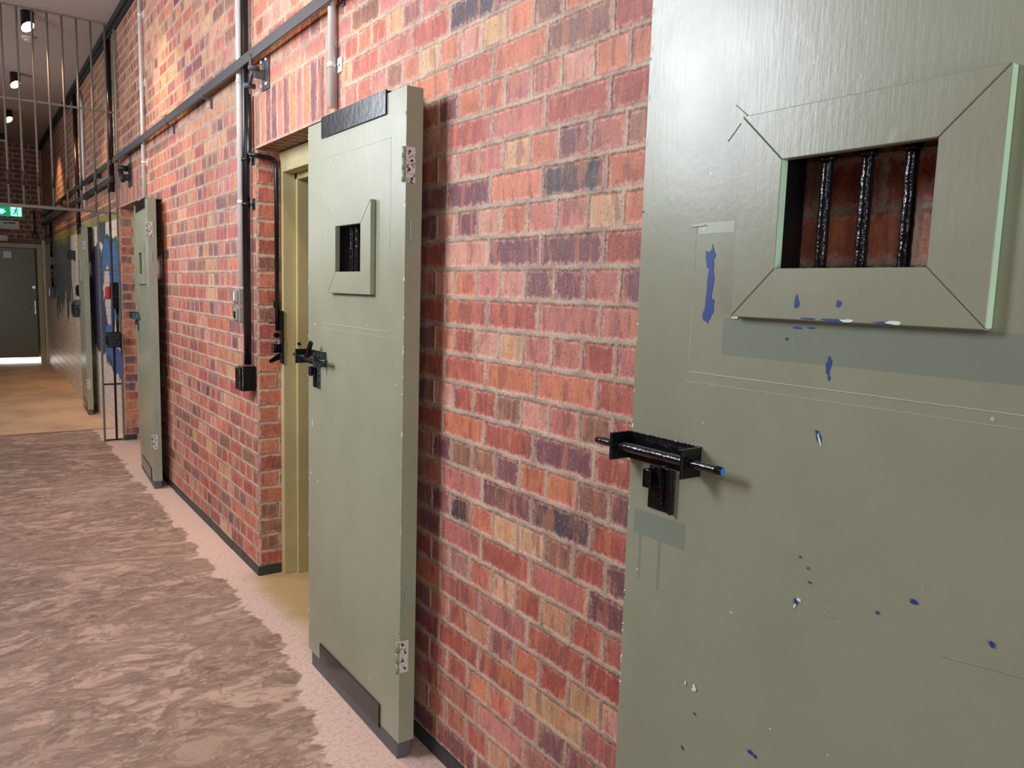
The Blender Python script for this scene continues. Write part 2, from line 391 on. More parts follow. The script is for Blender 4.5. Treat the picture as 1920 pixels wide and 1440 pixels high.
# reveals: both jamb sides (normals +-y) and the soffit, then the plastered back of the wall
TH = .30
for (y0, y1, z0, z1) in OPEN:
    for yy in (y0, y1):
        n = -17
        while Z0+n*CH < z1-.001:
            za, zb = max(0, Z0+n*CH), Z0+(n+1)*CH
            if zb > 0:
                sp = [0, .105, TH] if n % 2 else [0, .225, TH]
                for a, b in zip(sp, sp[1:]): W.cell(lambda p, q, yy=yy: Vector((p, yy, q)), a, b, za, zb, jit(PAL[random.choice('RORMRBO')], 10) if True else None)
            n += 1
    y = y0
    while y < y1-.001:
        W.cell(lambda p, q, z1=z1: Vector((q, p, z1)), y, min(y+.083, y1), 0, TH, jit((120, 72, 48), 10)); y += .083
bm = W.bm
def quad(bm, pts, mi):
    f = bm.faces.new([bm.verts.new(p) for p in pts]); f.material_index = mi
# back faces of the wall around the openings
ys = [YA, 3.0, 3.95, 7.12, 8.1, YB]
for a, b in zip(ys, ys[1:]):
    hole = (a, b) in ((3.0, 3.95), (7.12, 8.1))
    quad(bm, [(TH, a, LT if hole else 0), (TH, b, LT if hole else 0), (TH, b, ZT), (TH, a, ZT)], 2)
quad(bm, [(0, YA, ZT), (0, YB, ZT), (TH, YB, ZT), (TH, YA, ZT)], 2)
def wall_obj(name, W):
    me = bpy.data.meshes.new(name); W.bm.to_mesh(me); W.bm.free()
    for m in (M['brick'], M['pbrick'], M['darkcell']): me.materials.append(m)
    o = bpy.data.objects.new(name, me); C.objects.link(o); o['kind'] = 'structure'; return o
wall_obj('wall_right', W)
# far wall: dark brick over pale painted brick, with the door recess
W2 = Wall(); YE = 16.2; FD = (-1.12, -.04, 0, 2.13)
def col_far(a, z, n, header):
    if z > 2.2: return jit((112, 58, 34), 12), 0
    return jit((222, 204, 176), 4), 1
bond(W2, lambda a, b: Vector((a, YE, b)), XL, 0, ZT, [FD], col_far, 0)
for xx in (FD[0], FD[1]):
    n = -17
    while Z0+n*CH < 2.13:
        za, zb = max(0, Z0+n*CH), min(2.13, Z0+(n+1)*CH)
        if zb > 0: W2.cell(lambda p, q, xx=xx: Vector((xx, YE+p, q)), 0, .2, za, zb, jit((222, 204, 176), 4), 1)
        n += 1
W2.cell(lambda p, q: Vector((p, YE+q, 2.13)), FD[0], FD[1], 0, .2, (150, 130, 90))
wall_obj('wall_end', W2)
# opposite wall with window openings, near wall, floor, ceiling, cell behind the openings
bm = NB(); cuts = sorted(WIN); yy = YA
for (yc, wd, z0, z1) in cuts:
    box(bm, XL-.3, XL, yy, yc-wd/2, 0, ZT); box(bm, XL-.3, XL, yc-wd/2, yc+wd/2, 0, z0); box(bm, XL-.3, XL, yc-wd/2, yc+wd/2, z1, ZT); yy = yc+wd/2
box(bm, XL-.3, XL, yy, YB+.3, 0, ZT); obj('wall_left', bm, M['leftwall'], None, 'structure')
for i, (yc, wd, z0, z1) in enumerate(cuts):
    bm = NB(); y0, y1 = yc-wd/2, yc+wd/2
    ring_plate(bm, XL-.16, XL-.1, y0, y1, z0, z1, y0+.05, y1-.05, z0+.05, z1-.05); box(bm, XL-.15, XL-.11, yc-.015, yc+.015, z0+.05, z1-.05); box(bm, XL-.15, XL-.11, y0+.05, y1-.05, (z0+z1)/2-.015, (z0+z1)/2+.015)
    f = obj('window_%d' % (i+1), bm, M['frame'], None, 'structure')
    bm = NB(); box(bm, XL-.135, XL-.130, y0+.05, y1-.05, z0+.05, z1-.05); obj('pane', bm, M['glass'], f)
bm = NB(); box(bm, XL-.3, -2.3, YA-.2, YA, 0, ZT); box(bm, -.5, 0, YA-.2, YA, 0, ZT); box(bm, -2.3, -.5, YA-.2, YA, 2.35, ZT); obj('wall_front', bm, M['leftwall'], None, 'structure')
bm = NB(); box(bm, XL-.3, 2.9, YA-.2, 18.2, -.12, 0); obj('floor', bm, M['floor'], None, 'structure')
bm = NB(); box(bm, XL-.3, .3, YA-.2, YB+.3, ZT, ZT+.15); obj('ceiling', bm, M['ceiling'], None, 'structure')
bm = NB(); box(bm, 2.6, 2.8, 1.6, 9.2, 0, 2.9); box(bm, TH, 2.6, 1.4, 1.6, 0, 2.9); box(bm, TH, 2.6, 5.2, 5.4, 0, 2.9); box(bm, TH, 2.6, 9.0, 9.2, 0, 2.9); box(bm, TH, 2.8, 1.4, 9.2, 2.9, 3.0)
obj('wall_cell', bm, M['darkcell'], None, 'structure')
# tar strip at the foot of the brick wall
bm = NB()
for a, b in ((YA, 3.0), (3.95, 7.12)):
    n = int((b-a)/.24)
    for k in range(n):
        p, q = a+(b-a)*k/n, a+(b-a)*(k+1)/n
        box(bm, -.006-random.uniform(0, .003), .002, p, q+.0005, 0, .05+random.uniform(-.004, .004))
box(bm, 0, .115, 3.943, 3.95, 0, .05); box(bm, -.007, .1, 8.093, 8.1, 0, .05)
obj('baseboard_right', bm, M['tar'], None, 'structure')
# ceiling/wall cornice shadow strip with cable tray look
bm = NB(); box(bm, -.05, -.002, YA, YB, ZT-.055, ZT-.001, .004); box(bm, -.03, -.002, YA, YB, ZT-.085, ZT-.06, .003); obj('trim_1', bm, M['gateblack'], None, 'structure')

# ---------------------------------------------------------------- door frames in the openings (structure)
def door_frame(name, y0, y1):
    bm = NB(); m = M['cream']
    for sgn, ye in ((1, y1), (-1, y0)):
        e = ye-sgn*.002
        box(bm, .118, .185, e, e-sgn*.045, 0, LT-.02, .004); box(bm, .185, .262, e, e-sgn*.066, .0, LT-.02, .004)
        box(bm, .262, .285, e, e-sgn*.05, 0, LT-.02, .003)
    box(bm, .117, .185, y0+.004, y1-.004, LT-.105, LT-.003, .004); box(bm, .185, .263, y0+.004, y1-.004, LT-.135, LT-.004, .004)
    return obj(name, bm, m, None, 'structure')
fr = door_frame('door_2', 3.0, 3.95)
door_frame('door_3', 7.12, 8.1)
# mortise marks on the visible jamb
bm = NB(); box(bm, .122, .135, 3.9035, 3.9010, 1.17, 1.25, .001); box(bm, .185, .20, 3.8830, 3.8810, 1.20, 1.255, .001)
obj('mortise_patch', bm, M['cream'], fr)
bm = NB(); tube(bm, [(.192, 3.884, 1.232), (.192, 3.8795, 1.232)], .008, 10); obj('keyhole', bm, M['black'], fr)

# far door
fd = None
bm = NB(); ring = (FD[0], FD[1])
box(bm, FD[0]+.002, FD[0]+.08, YE+.08, YE+.18, 0, 2.128, .004); box(bm, FD[1]-.08, FD[1]-.002, YE+.08, YE+.18, 0, 2.128, .004); box(bm, FD[0]+.08, FD[1]-.08, YE+.08, YE+.18, 2.05, 2.128, .004)
fd = obj('door_1', bm, M['cream'], None, 'structure')
bm = NB(); box(bm, FD[0]+.085, FD[1]-.105, YE+.12, YE+.16, .10, 2.045, .003); obj('door_leaf', bm, M['fardoor'], fd)
bm = NB(); box(bm, -.185, -.165, YE+.105, YE+.12, .88, 1.12, .003); tube(bm, [(-.175, YE+.12, 1.0), (-.175, YE+.07, 1.0), (-.26, YE+.07, 1.0)], .009, 10, .015); obj('lever_handle', bm, M['steel'], fd)
bm = NB(); tube(bm, [(-.185, YE+.121, 1.36), (-.185, YE+.10, 1.36)], .026, 16); obj('lock_cylinder', bm, M['steel'], fd)
bm = NB(); box(bm, -.62, -.5, YE+.112, YE+.121, 1.86, 1.98, .002); obj('door_plate', bm, M['galv'], fd)
bm = NB(); box(bm, FD[0]+.3, FD[1]+.0, YE+.165, YE+.17, .0, .098); obj('daylight_gap', bm, M['slit'], fd)
bm = NB(); box(bm, FD[0]-.3, FD[1]+.3, YE+.2, YE+.4, 0, 2.4); obj('wall_beyond', bm, M['leftwall'], None, 'structure')

# ---------------------------------------------------------------- cell doors
LW, LTK = .80, .055      # leaf width and thickness
def blob(bm, cy, cz, ry, rz, x, mi, n=40, seed=0, depth=-.0006, tilt=0):
    pts = []
    for k in range(n):
        a = 2*math.pi*k/n; r = 1+.45*mnoise.noise(Vector((math.cos(a)*1.6+seed, math.sin(a)*1.6, seed*.7)))+.35*mnoise.noise(Vector((math.cos(a)*5+seed, math.sin(a)*5, 3)))+random.uniform(-.1, .1)
        u, v = math.cos(a)*ry*r, math.sin(a)*rz*r
        pts.append((x, cy+u*math.cos(tilt)-v*math.sin(tilt), cz+u*math.sin(tilt)+v*math.cos(tilt)))
    poly(bm, pts, depth, 0, mi)
def ridge(bm, p, q, x=-.0002, w=.0009, mi=1):
    p, q = Vector((x, *p)), Vector((x, *q)); L = (q-p).length; n = max(2, int(L/.02)); off = [random.uniform(-.0004, .0004) for _ in range(n+1)]
    d = (q-p).normalized(); nrm = Vector((0, -d.z, d.y))
    tube(bm, [p.lerp(q, i/n)+nrm*off[i] for i in range(n+1)], w, 6, 0, mi)
def cell_door(name, x, y, rz, label, hatch, hole, zl, top=2.125, bot=.06, bars=(.289, .356, .423), chips=(), pale=False, lever='down', detail=True, brk=(.13, .656)):
    """local frame: origin under the near bottom corner of the face, +y along the leaf, -x towards the corridor"""
    T = thing(name, (x, y, 0), label, 'door', 'cell doors hung against the brick wall', rz); T['kind'] = 'thing'
    bm = NB(); ring_plate(bm, 0, LTK, 0, LW, bot, top, hole[0], hole[1], hole[2], hole[3], 0, 4)
    es = [e for e in bm.edges if e.is_boundary is False and len(e.link_faces) == 2 and e.calc_face_angle(0) > 1 and not any(f.material_index == 4 for f in e.link_faces)]
    bmesh.ops.bevel(bm, geom=es, offset=.0025, segments=2, affect='EDGES')
    # wooden panel lines telegraphing through the paint
    gy0, gy1, gz0, gz1 = (.10, .66, 1.394, 1.99)
    ridge(bm, (gy0, gz0), (gy1, gz0)); ridge(bm, (gy1, gz0), (gy1, 1.66 if pale else gz1-.1), w=.0006)
    if not pale: ridge(bm, (gy0, gz0+.26), (gy0, gz1), w=.0007); ridge(bm, (gy0, gz1), (gy1, gz1), w=.0006)
    if detail: ridge(bm, (gy0-.05, gz0-.018), (gy1+.01, gz0-.018), w=.0005)
    for k, (cy, cz, ry, rzz, mi, tilt) in enumerate(chips): blob(bm, cy, cz, ry, rzz, -.0001-.00007*k, mi, seed=k*3.1, tilt=tilt)
    if pale:
        for a_, b_ in (((.588, 1.858), (.556, 1.832)), ((.60, 1.80), (.575, 1.826)), ((.556, 1.832), (.556, 1.66)), ((.17, 1.045), (.05, 1.06)), ((.355, 1.055), (.33, 1.04)), ((.33, 1.04), (.352, 1.038)), ((.78, 1.02), (.75, .985)), ((.70, 1.16), (.68, 1.13))): ridge(bm, a_, b_, w=.0009, mi=0)
    if pale:     # repainted rectangles and a filled strip
        box(bm, -.00025, .001, .08, .586, 1.432, 1.497, 0, 5); box(bm, -.00025, .001, .645, .78, 1.055, 1.105, 0, 5)
        box(bm, -.00025, .001, .575, .655, 1.645, 1.664, 0, 1); box(bm, -.00022, .001, .758, .764, .96, 1.06, 0, 5); box(bm, -.00022, .001, .705, .712, .955, 1.06, 0, 5)
    if detail:   # paint scrapes and blisters
        for k in range(26):
            a, b = random.uniform(.03, LW-.03), random.uniform(.15, 2.0)
            if hatch[0]-.02 < a < hatch[1]+.02 and hatch[2]-.02 < b < hatch[3]+.02: continue
            blob(bm, a, b, random.uniform(.0012, .004), random.uniform(.001, .003), -.0001, random.choice((1, 3, 1)), 8, k)
        for k in range(40):   # chipped arris
            blob(bm, LW-.002, random.uniform(.1, 2.1), .002, random.uniform(.002, .006), .0, random.choice((1, 1, 3)), 7, k)
            blob(bm, .002, random.uniform(.1, 2.1), .002, random.uniform(.002, .009), .0, random.choice((1, 1, 3)), 7, k)
    obj('leaf', bm, [M['green'], M['ridge'], M['blue'], M['white'], M['black'], M['patch']], T)
    # hatch frame: four mitred boards
    bm = NB(); o0, o1, p0, p1 = hatch; i0, i1, j0, j1 = hole
    i0 += .004; i1 -= .004; j0 += .003; j1 -= .003
    g = .0006; xf, xb = -.018, -.0003
    def board(a, b, c, d):
        ca = [(xf,)+q for q in (a, b, c, d)]; poly(bm, ca, xb-xf, 0)
    board((o0, p1-g), (o0+g*0, p1), (o1, p1), (i1, j1)) if False else None
    board((o0+g, p1), (o1-g, p1), (i1-g, j1), (i0+g, j1)); board((o0+g, p0), (o1-g, p0), (i1-g, j0), (i0+g, j0))
    board((o0, p0+g), (o0, p1-g), (i0, j1-g), (i0, j0+g)); board((o1, p0+g), (o1, p1-g), (i1, j1-g), (i1, j0+g))
    es = [e for e in bm.edges if len(e.link_faces) == 2]
    bmesh.ops.bevel(bm, geom=es, offset=.0012, segments=1, affect='EDGES')
    if pale:
        for k, (cy, cz, ry, rzz, mi) in enumerate(((.43, 1.528, .0045, .0095, 1), (.357, 1.527, .004, .005, 1), (.36, 1.5025, .022, .0022, 2), (.343, 1.5025, .010, .0026, 3), (.28, 1.5025, .018, .0022, 2), (.27, 1.503, .012, .0026, 3), (.41, 1.503, .012, .001, 2))): blob(bm, cy, cz, ry, rzz, xf-.00008*k, mi if mi > 1 else 2, 12, k)
    fr_ = obj('hatch_frame', bm, [M['green'], M['palegreen'], M['blue'], M['white']], T)
    for f in fr_.data.polygons:      # the two board faces that look toward the hinge side are coloured pale green
        n = f.normal
        if n.y < -.9 and abs(f.center.y-o0) < .002 and pale: f.material_index = 1
        if n.y < -.9 and abs(f.center.y-i1) < .002 and pale: f.material_index = 1
    # hatch bars and their black steel liner
    for yb in bars:
        bm = NB(); pts = []; n = 16
        for k in range(n+1): pts.append((.027+random.uniform(-.0006, .0006), yb+random.uniform(-.0006, .0006), hole[2]-.0005+(hole[3]-hole[2]+.001)*k/n))
        tube(bm, pts, [.0092+random.uniform(-.0005, .0007) for _ in pts], 16)
        for zz in (hole[2]+.002, hole[3]-.004): tube(bm, [(.027, yb, zz-.003), (.027, yb, zz+.004)], .0135, 14)
        obj('hatch_bar', bm, M['black'], T)
    # top and bottom angle brackets
    bm = NB(); box(bm, -.006, -.0005, brk[0], brk[1], top-.062, top+.012, .0012); box(bm, -.0005, LTK+.06, brk[0], brk[1], top+.002, top+.010, .001)
    obj('top_bracket', bm, M['blackm'], T)
    bm = NB(); box(bm, -.006, -.0005, brk[0]+.005, brk[1]+.015, .048, .132, .0012); obj('bottom_plate', bm, M['blackm'], T)
    bm = NB(); box(bm, .001, LTK-.004, .01, LW-.03, 0, bot-.001, .004); obj('base_block', bm, M['blockgrey'], T)
    # edge furniture
    for z0, z1 in ((1.845, 1.95), (.302, .410)):
        bm = NB(); box(bm, -.004, .030, -.0035, -.0005, z0, z1, .0008, 0)
        h = obj('hinge', bm, M['hinge'], T)
        bm = NB()
        for k in range(3):
            a = z0+(z1-z0)*k/3; tube(bm, [(-.008, -.001, a+.001), (-.008, -.001, a+(z1-z0)/3-.001)], .0062, 12)
        obj('hinge_knuckle', bm, M['green_edge'], h)
        bm = NB()
        for k in range(4):
            zz = z0+(z1-z0)*(.12+.25*k); yy_ = .010 if k % 2 else .018
            tube(bm, [(yy_, -.0034, zz), (yy_, -.0042, zz)], .0042, 10)
        obj('screw', bm, M['gateblack'], h)
    for z0, z1 in ((1.635, 1.775), (.477, .622)):
        bm = NB(); box(bm, .006, .037, -.0012, -.0002, z0, z1, .0005, 0); box(bm, .014, .024, -.007, -.001, z0+.04, z1-.035, .002, 0)
        obj('keep_plate', bm, M['green_edge'], T)
    # slide bolt
    bm = NB(); y0, y1 = .617, .808
    box(bm, -.004, -.0004, y0, y1, zl-.028, zl+.028, .0008)
    sb = obj('slide_bolt', bm, M['black'], T)
    for yt in (y0, y1-.005):
        bm = NB(); box(bm, -.052, -.002, yt, yt+.005, zl-.028, zl+.027, .001); obj('bolt_bracket', bm, M['black'], sb)
    bm = NB(); n = 22; pts = [(-.033, .541+(.866-.541)*k/n, zl+.001) for k in range(n+1)]
    rr = [.0082+(.0012 if 6 < k < 17 else 0)+random.uniform(-.0003, .0003) for k in range(n+1)]; rr[0] = .0068; rr[-1] = .0068
    tube(bm, pts, rr, 16)
    for yt in (y0-.003, y0+.009, y1-.009): tube(bm, [(-.033, yt, zl), (-.033, yt+.003, zl)], .013, 16)
    obj('bolt_bar', bm, M['black'], sb)
    bm = NB(); tube(bm, [(-.033, .5408, zl+.001), (-.033, .540, zl+.001)], .0062, 14); obj('bolt_cap', bm, M['bluecap'] if lever == 'down' else M['black'], sb)
    bm = NB(); box(bm, -.0045, -.0004, .676, .742, zl-.115, zl-.03, .0008); box(bm, -.012, -.004, .676, .682, zl-.115, zl-.03, .001)
    poly(bm, [(-.014, .705, zl-.028), (-.014, .712, zl-.028), (-.009, .703, zl-.092), (-.009, .699, zl-.092)], .008, 0)
    tube(bm, [(-.0045, .708, zl-.098), (-.0085, .708, zl-.098)], .007, 10)
    obj('bolt_stop_plate', bm, M['black'], sb)
    bm = NB()
    box(bm, -.022, -.004, .737, .742, zl-.072, zl-.036, .001); box(bm, -.022, -.018, .722, .741, zl-.072, zl-.036, .001); tube(bm, [(-.022, .728, zl-.058), (-.026, .728, zl-.058)], .006, 10)
    obj('bolt_keeper', bm, M['black'], sb)
    if lever == 'up':
        bm = NB(); poly(bm, [(-.045, .735, zl+.0), (-.045, .700, zl+.0), (-.045, .655, zl+.060), (-.045, .672, zl+.068)], .009, 0); obj('bolt_lever', bm, M['black'], sb)
    return T
Yn = .307
CH1 = [(.622, 1.554, .0075, .055, 2, .05), (.624, 1.60, .009, .017, 2, 0), (.622, 1.508, .009, .018, 2, .3), (.436, 1.487, .008, .002, 2, 0), (.412, 1.488, .007, .0013, 2, 0), (.377, 1.432, .0045, .0125, 2, .1), (.375, 1.413, .002, .004, 2, 0), (.385, 1.318, .004, .011, 2, -.35), (.383, 1.314, .0016, .009, 3, -.35),
       (.455, 1.468, .003, .002, 2, 0), (.402, 1.042, .004, .004, 2, .6), (.397, 1.046, .004, .0025, 3, .2), (.404, 1.034, .0015, .004, 3, .4), (.215, 1.108, .005, .0035, 2, 0), (.266, 1.073, .002, .003, 2, .5), (.11, 1.087, .004, .0035, 2, .5), (.596, .752, .003, .002, 2, 0), (.468, .743, .005, .004, 2, 0), (.458, .741, .003, .003, 2, 0), (.62, .671, .002, .004, 2, -.5),
       (.40, 1.118, .0015, .002, 2, 0), (.385, 1.104, .0012, .0025, 2, .6), (.38, 1.082, .0018, .0018, 2, 0), (.60, .800, .005, .006, 3, 0), (.622, .802, .0015, .004, 3, .2), (.655, 1.66, .02, .002, 1, 0), (.56, 1.499, .007, .003, 3, 0)]
cell_door('cell_door', -.122, Yn, 0, 'nearest green painted cell door, barred hatch, chips showing blue paint', (.150, .558, 1.500, 1.832), (.229, .480, 1.578, 1.756), 1.232, top=2.19, chips=CH1, pale=True)
cell_door('cell_door', -.122, 2.106, 0, 'second green cell door from the camera, beside the open cream doorway, bolt lever raised', (.205, .560, 1.508, 1.812), (.279, .497, 1.58, 1.743), 1.260, bars=(.30, .348, .40, .45),
          lever='up', brk=(.13, .656), chips=((.76, 1.0, .002, .012, 3, 0), (.77, .80, .001, .016, 3, .9), (.70, .78, .001, .012, 3, .9), (.55, 1.95, .004, .004, 3, 0), (.63, 2.06, .008, .002, 3, 0), (.74, .19, .002, .02, 1, 0)))
cell_door('cell_door', -.122, 6.05, math.radians(-3.2), 'third green cell door along, just before the barred steel gate', (.175, .555, 1.508, 1.812), (.26, .47, 1.58, 1.743), 1.255, top=2.118)
cell_door('cell_door', -.118, 9.80, math.radians(-2.5), 'farthest green cell door, beyond the gate between blue graffiti patches', (.175, .555, 1.508, 1.812), (.26, .47, 1.58, 1.743), 1.255, top=2.105, detail=False)

# ---------------------------------------------------------------- pipes and conduit on the wall
def saddle(bm, y, z, r, side=-1, x=-.02):
    box(bm, -.004, -.0005, y+side*.0, y+side*.055, z-.028, z+.028, .003); tube(bm, [(x, y, z-.009), (x, y, z+.009)], r+.003, 14)
    tube(bm, [(-.004, y+side*.035, z), (-.012, y+side*.035, z)], .006, 8)
def pipe(name, y, z0, z1, r, mat, label, x=-.022, clips=(), extra=None, cat='pipe'):
    T = thing(name, (0, y, z0), label, cat)
    bm = NB(); tube(bm, extra or [(x, 0, 0), (x, 0, z1-z0)], r, 16, .04 if extra else 0); obj('tube', bm, mat, T)
    for zc in clips:
        bm = NB(); saddle(bm, 0, zc-z0, r, -1, x); obj('saddle_clip', bm, mat, T)
    return T
pipe('steel_conduit', 2.925, LT+3*CH-.6+.36, ZT-.09, .0148, M['galv'], 'pale steel conduit above the second cell door, with side clip', -.022, (2.372,))
pipe('steel_conduit', 4.137, 1.515, ZT-.09, .0155, M['galv'], 'pale steel conduit dropping to the two grey switch boxes', -.022, (1.95, 2.55))
pipe('steel_conduit', 6.72, 2.14, ZT-.09, .0135, M['galv'], 'pale steel conduit above the third cell door', -.022, (2.45, 3.05, 3.55))
pipe('steel_conduit', 7.93, 2.36, ZT-.09, .011, M['greybox'], 'grey conduit running up the wall beside the barred gate', -.022, (2.7, 3.45))
pipe('plastic_conduit', 8.30, 2.36, ZT-.09, .022, M['pvc'], 'black conduit up the wall just behind the barred gate', -.024, ())
pipe('plastic_conduit', 4.015, 1.118, ZT-.09, .019, M['pvc'], 'thick black conduit ending in the black box beside the open doorway', -.030, (1.93, 2.15))
pipe('plastic_conduit', 10.95, 1.45, ZT-.09, .022, M['pvc'], 'long black conduit on the wall behind the farthest cell door', -.024, (2.2,))
pipe('steel_conduit', 10.3, 2.36, 3.70, .016, M['galv'], 'bent pale conduit high on the wall above the farthest cell door', -.022, (), [(-.022, .22, 1.34), (-.022, 0, 1.16), (-.022, 0, 0)])
pipe('plastic_conduit', 14.63, 1.875, 2.42, .020, M['pvc'], 'black conduit above the small black box near the exit door', -.024, ())
pipe('plastic_conduit', 14.63, 1.385, 1.745, .020, M['pvc'], 'short black conduit between the two boxes near the exit door', -.024, ())
# black conduit that wraps into the door reveal
T = thing('plastic_conduit', (0, 3.95, 1.318), 'slim black conduit bending from the wall into the doorway reveal', 'pipe')
bm = NB(); tube(bm, [(-.024, .024, 1.14), (-.024, .024, .855), (-.020, -.024, .845), (.085, -.024, .838), (.095, -.024, .80), (.095, -.024, -.02)], .0115, 14, .02); obj('tube', bm, M['pvc'], T)
bm = NB(); box(bm, .08, .11, -.012, -.001, .1, .13, .002); obj('saddle_clip', bm, M['pvc'], T)
# grey switch boxes and the black box
def swbox(y, z, label, knob):
    T = thing('switch_box', (0, y, z), label, 'switch box', 'grey boxes under the pale conduit')
    bm = NB(); box(bm, -.052, -.001, 0, .095, 0, .082, .006); obj('housing', bm, M['greybox'], T)
    bm = NB(); box(bm, -.060, -.0525, .012, .083, .010, .072, .004); obj('cover', bm, M['greybox'], T)
    bm = NB()
    if knob: box(bm, -.0665, -.0605, .036, .058, .018, .064, .003)
    else: box(bm, -.0635, -.0605, .034, .062, .022, .058, .002)
    obj('toggle', bm, M['galv'] if knob else M['blackm'], T)
swbox(4.085, 1.424, 'upper grey switch box below the pale conduit', True)
swbox(4.085, 1.330, 'lower grey switch box with dark toggle below the other', False)
T = thing('junction_box', (0, 3.965, .985), 'black box at the foot of the black conduit beside the doorway', 'junction box')
bm = NB(); box(bm, -.075, -.001, 0, .085, 0, .128, .006); obj('housing', bm, M['black'], T)
bm = NB(); box(bm, -.088, -.0755, .006, .079, .006, .122, .005); obj('cover', bm, M['black'], T)
# lock on the far jamb of the open doorway
T = thing('jamb_lock', (.108, 3.93, 1.13), 'black lock plate and latch fixed in the open doorway reveal', 'lock')
bm = NB(); box(bm, 0, .009, -.035, .002, 0, .27, .001); obj('lock_plate', bm, M['black'], T)
bm = NB(); box(bm, -.045, 0, -.028, -.008, .055, .10, .004); tube(bm, [(-.02, -.03, .08), (-.02, -.002, .08)], .016, 14); obj('latch_body', bm, M['black'], T)
bm = NB(); poly(bm, [(0, -.018, .055), (-.012, -.018, .05), (-.062, -.018, .015), (-.055, -.018, .002), (0, -.018, .022)], .006, 1); obj('latch_tongue', bm, M['blackm'], T)
bm = NB(); box(bm, -.062, 0, -.016, -.012, .205, .211, .001); obj('latch_pin', bm, M['blackm'], T)
bm = NB(); tube(bm, [(-.02, -.004, .145), (-.02, -.020, .145)], .014, 12); obj('stud', bm, M['black'], T)

# ---------------------------------------------------------------- grey track along the wall with brackets
T = thing('wall_track', (-.05, 2.0, 2.61), 'long dark grey steel track running along the brick wall above the doors', 'rail')
bm = NB(); y = .2
segs = [.2, 3.79-2, 5.55-2, 8.0-2]
for a, b in zip(segs, segs[1:]): box(bm, -.006, .006, a, b-.003, -.024, .024, .0015)
box(bm, .006, .03, .2, 6.0, .018, .022, .0006)
obj('track_bar', bm, M['railgrey'], T)
for yy in (4.75, 5.72, 7.4):
    bm = NB(); a = yy-2
    box(bm, -.0095, .0085, a-.012, a+.012, -.034, .030, .002); box(bm, .006, .046, a-.012, a+.012, -.037, -.030, .002); box(bm, .040, .0495, a-.012, a+.012, -.085, -.030, .002)
    obj('track_bracket', bm, M['railgrey'], T)
T = thing('wall_track', (-.04, 8.2, 2.62), 'dark track on the wall beyond the gate, upper of two', 'rail')
bm = NB(); box(bm, -.006, .006, 0, 7.9, -.026, .026, .0015); obj('track_bar', bm, M['gateblack'], T)
for k in range(4):
    bm = NB(); box(bm, -.012, .0395, .9+k*1.9, .94+k*1.9, -.05, .04, .002); obj('track_bracket', bm, M['gateblack'], T)
bm = NB(); box(bm, -.046, -.02, 8.2, 16.1, 2.44, 2.50, .002); box(bm, -.02, -.001, 9, 9.05, 2.45, 2.49); box(bm, -.02, -.001, 13, 13.05, 2.45, 2.49)
tag(obj('wall_track', bm, M['gateblack']), 'dark track on the wall beyond the gate, lower of two', 'rail')
T = thing('pulley_bracket', (0, 3.72, 2.445), 'dark steel wall plate with linkage and bolts below the track', 'bracket')
bm = NB(); box(bm, -.008, -.0005, 0, .105, 0, .15, .002); obj('wall_plate', bm, M['railgrey'], T)
for (a, b) in ((.018, .02), (.087, .02), (.018, .13), (.087, .13)):
    bm = NB(); tube(bm, [(-.008, a, b), (-.018, a, b)], .008, 6); obj('bolt_head', bm, M['galv'], T)
bm = NB(); box(bm, -.06, -.008, .045, .058, .045, .085, .002); tube(bm, [(-.062, .05, .09), (-.062, .115, .02)], .010, 8); tube(bm, [(-.058, .105, .075), (-.058, .105, .165)], .008, 8); tube(bm, [(-.085, .05, .088), (-.035, .05, .088)], .012, 6); tube(bm, [(-.085, .115, .02), (-.035, .115, .02)], .012, 6)
obj('link_arm', bm, M['railgrey'], T)
bm = NB(); box(bm, -.008, -.0005, 0, .026, 0, .05, .003); o = obj('wall_hook', bm, M['railgrey']); o.location = (0, 2.845, 2.575)
tag(o, 'small dark steel tab on the brick beside the conduit at top', 'bracket')
T = thing('pulley_bracket', (0, 7.35, 2.33), 'black pulley bracket above the third cell door beside the gate', 'bracket')
bm = NB(); box(bm, -.01, -.0005, 0, .16, 0, .2, .003); obj('wall_plate', bm, M['gateblack'], T)
bm = NB(); box(bm, -.08, -.01, .05, .10, .05, .10, .004); tube(bm, [(-.07, .02, .04), (-.07, .15, .14)], .02, 10); tube(bm, [(-.1, .08, .15), (-.02, .08, .15)], .024, 10); obj('link_arm', bm, M['gateblack'], T)

# ---------------------------------------------------------------- barred gate
GY = 8.1
T = thing('barred_gate', (0, GY, 0), 'steel bar screen across the corridor between the third and farthest doors', 'gate')
bm = NB(); box(bm, -2.9, -.004, -.006, .006, ZT-.012, ZT-.001); box(bm, -2.9, -.004, -.005, .005, 3.045, 3.062, .002); box(bm, -2.9, -.20, -.008, .008, 2.14, 2.165, .003); obj('cross_rail', bm, M['gate'], T)
k = 0
for x in [-.075-.1115*k for k in range(25)]:
    bm = NB(); zb = 2.165 if x < -.2 else (2.14 if x < -.1 else .012)
    if x > -.1:
        tube(bm, [(x, 0, ZT-.012), (x, 0, 2.16)], .0085, 12)
    else: tube(bm, [(x, 0, ZT-.012), (x, 0, zb)], .0085, 12)
    # black tube around each bar, standing in for a beam's cast shadow
    obj('bar', bm, M['gate'], T)
    bm = NB(); tube(bm, [(x, 0, 2.45), (x, 0, 2.33)], .0115, 12); obj('bar_shadow_band', bm, M['gateblack'], T)
bm = NB(); tube(bm, [(-.075, 0, 2.16), (-.075, 0, .012)], .0105, 12); obj('panel_bar', bm, M['gateblack'], T)
bm = NB(); box(bm, -.186, -.168, -.006, .006, 0, 2.152, .002); obj('gate_post', bm, M['gate'], T)
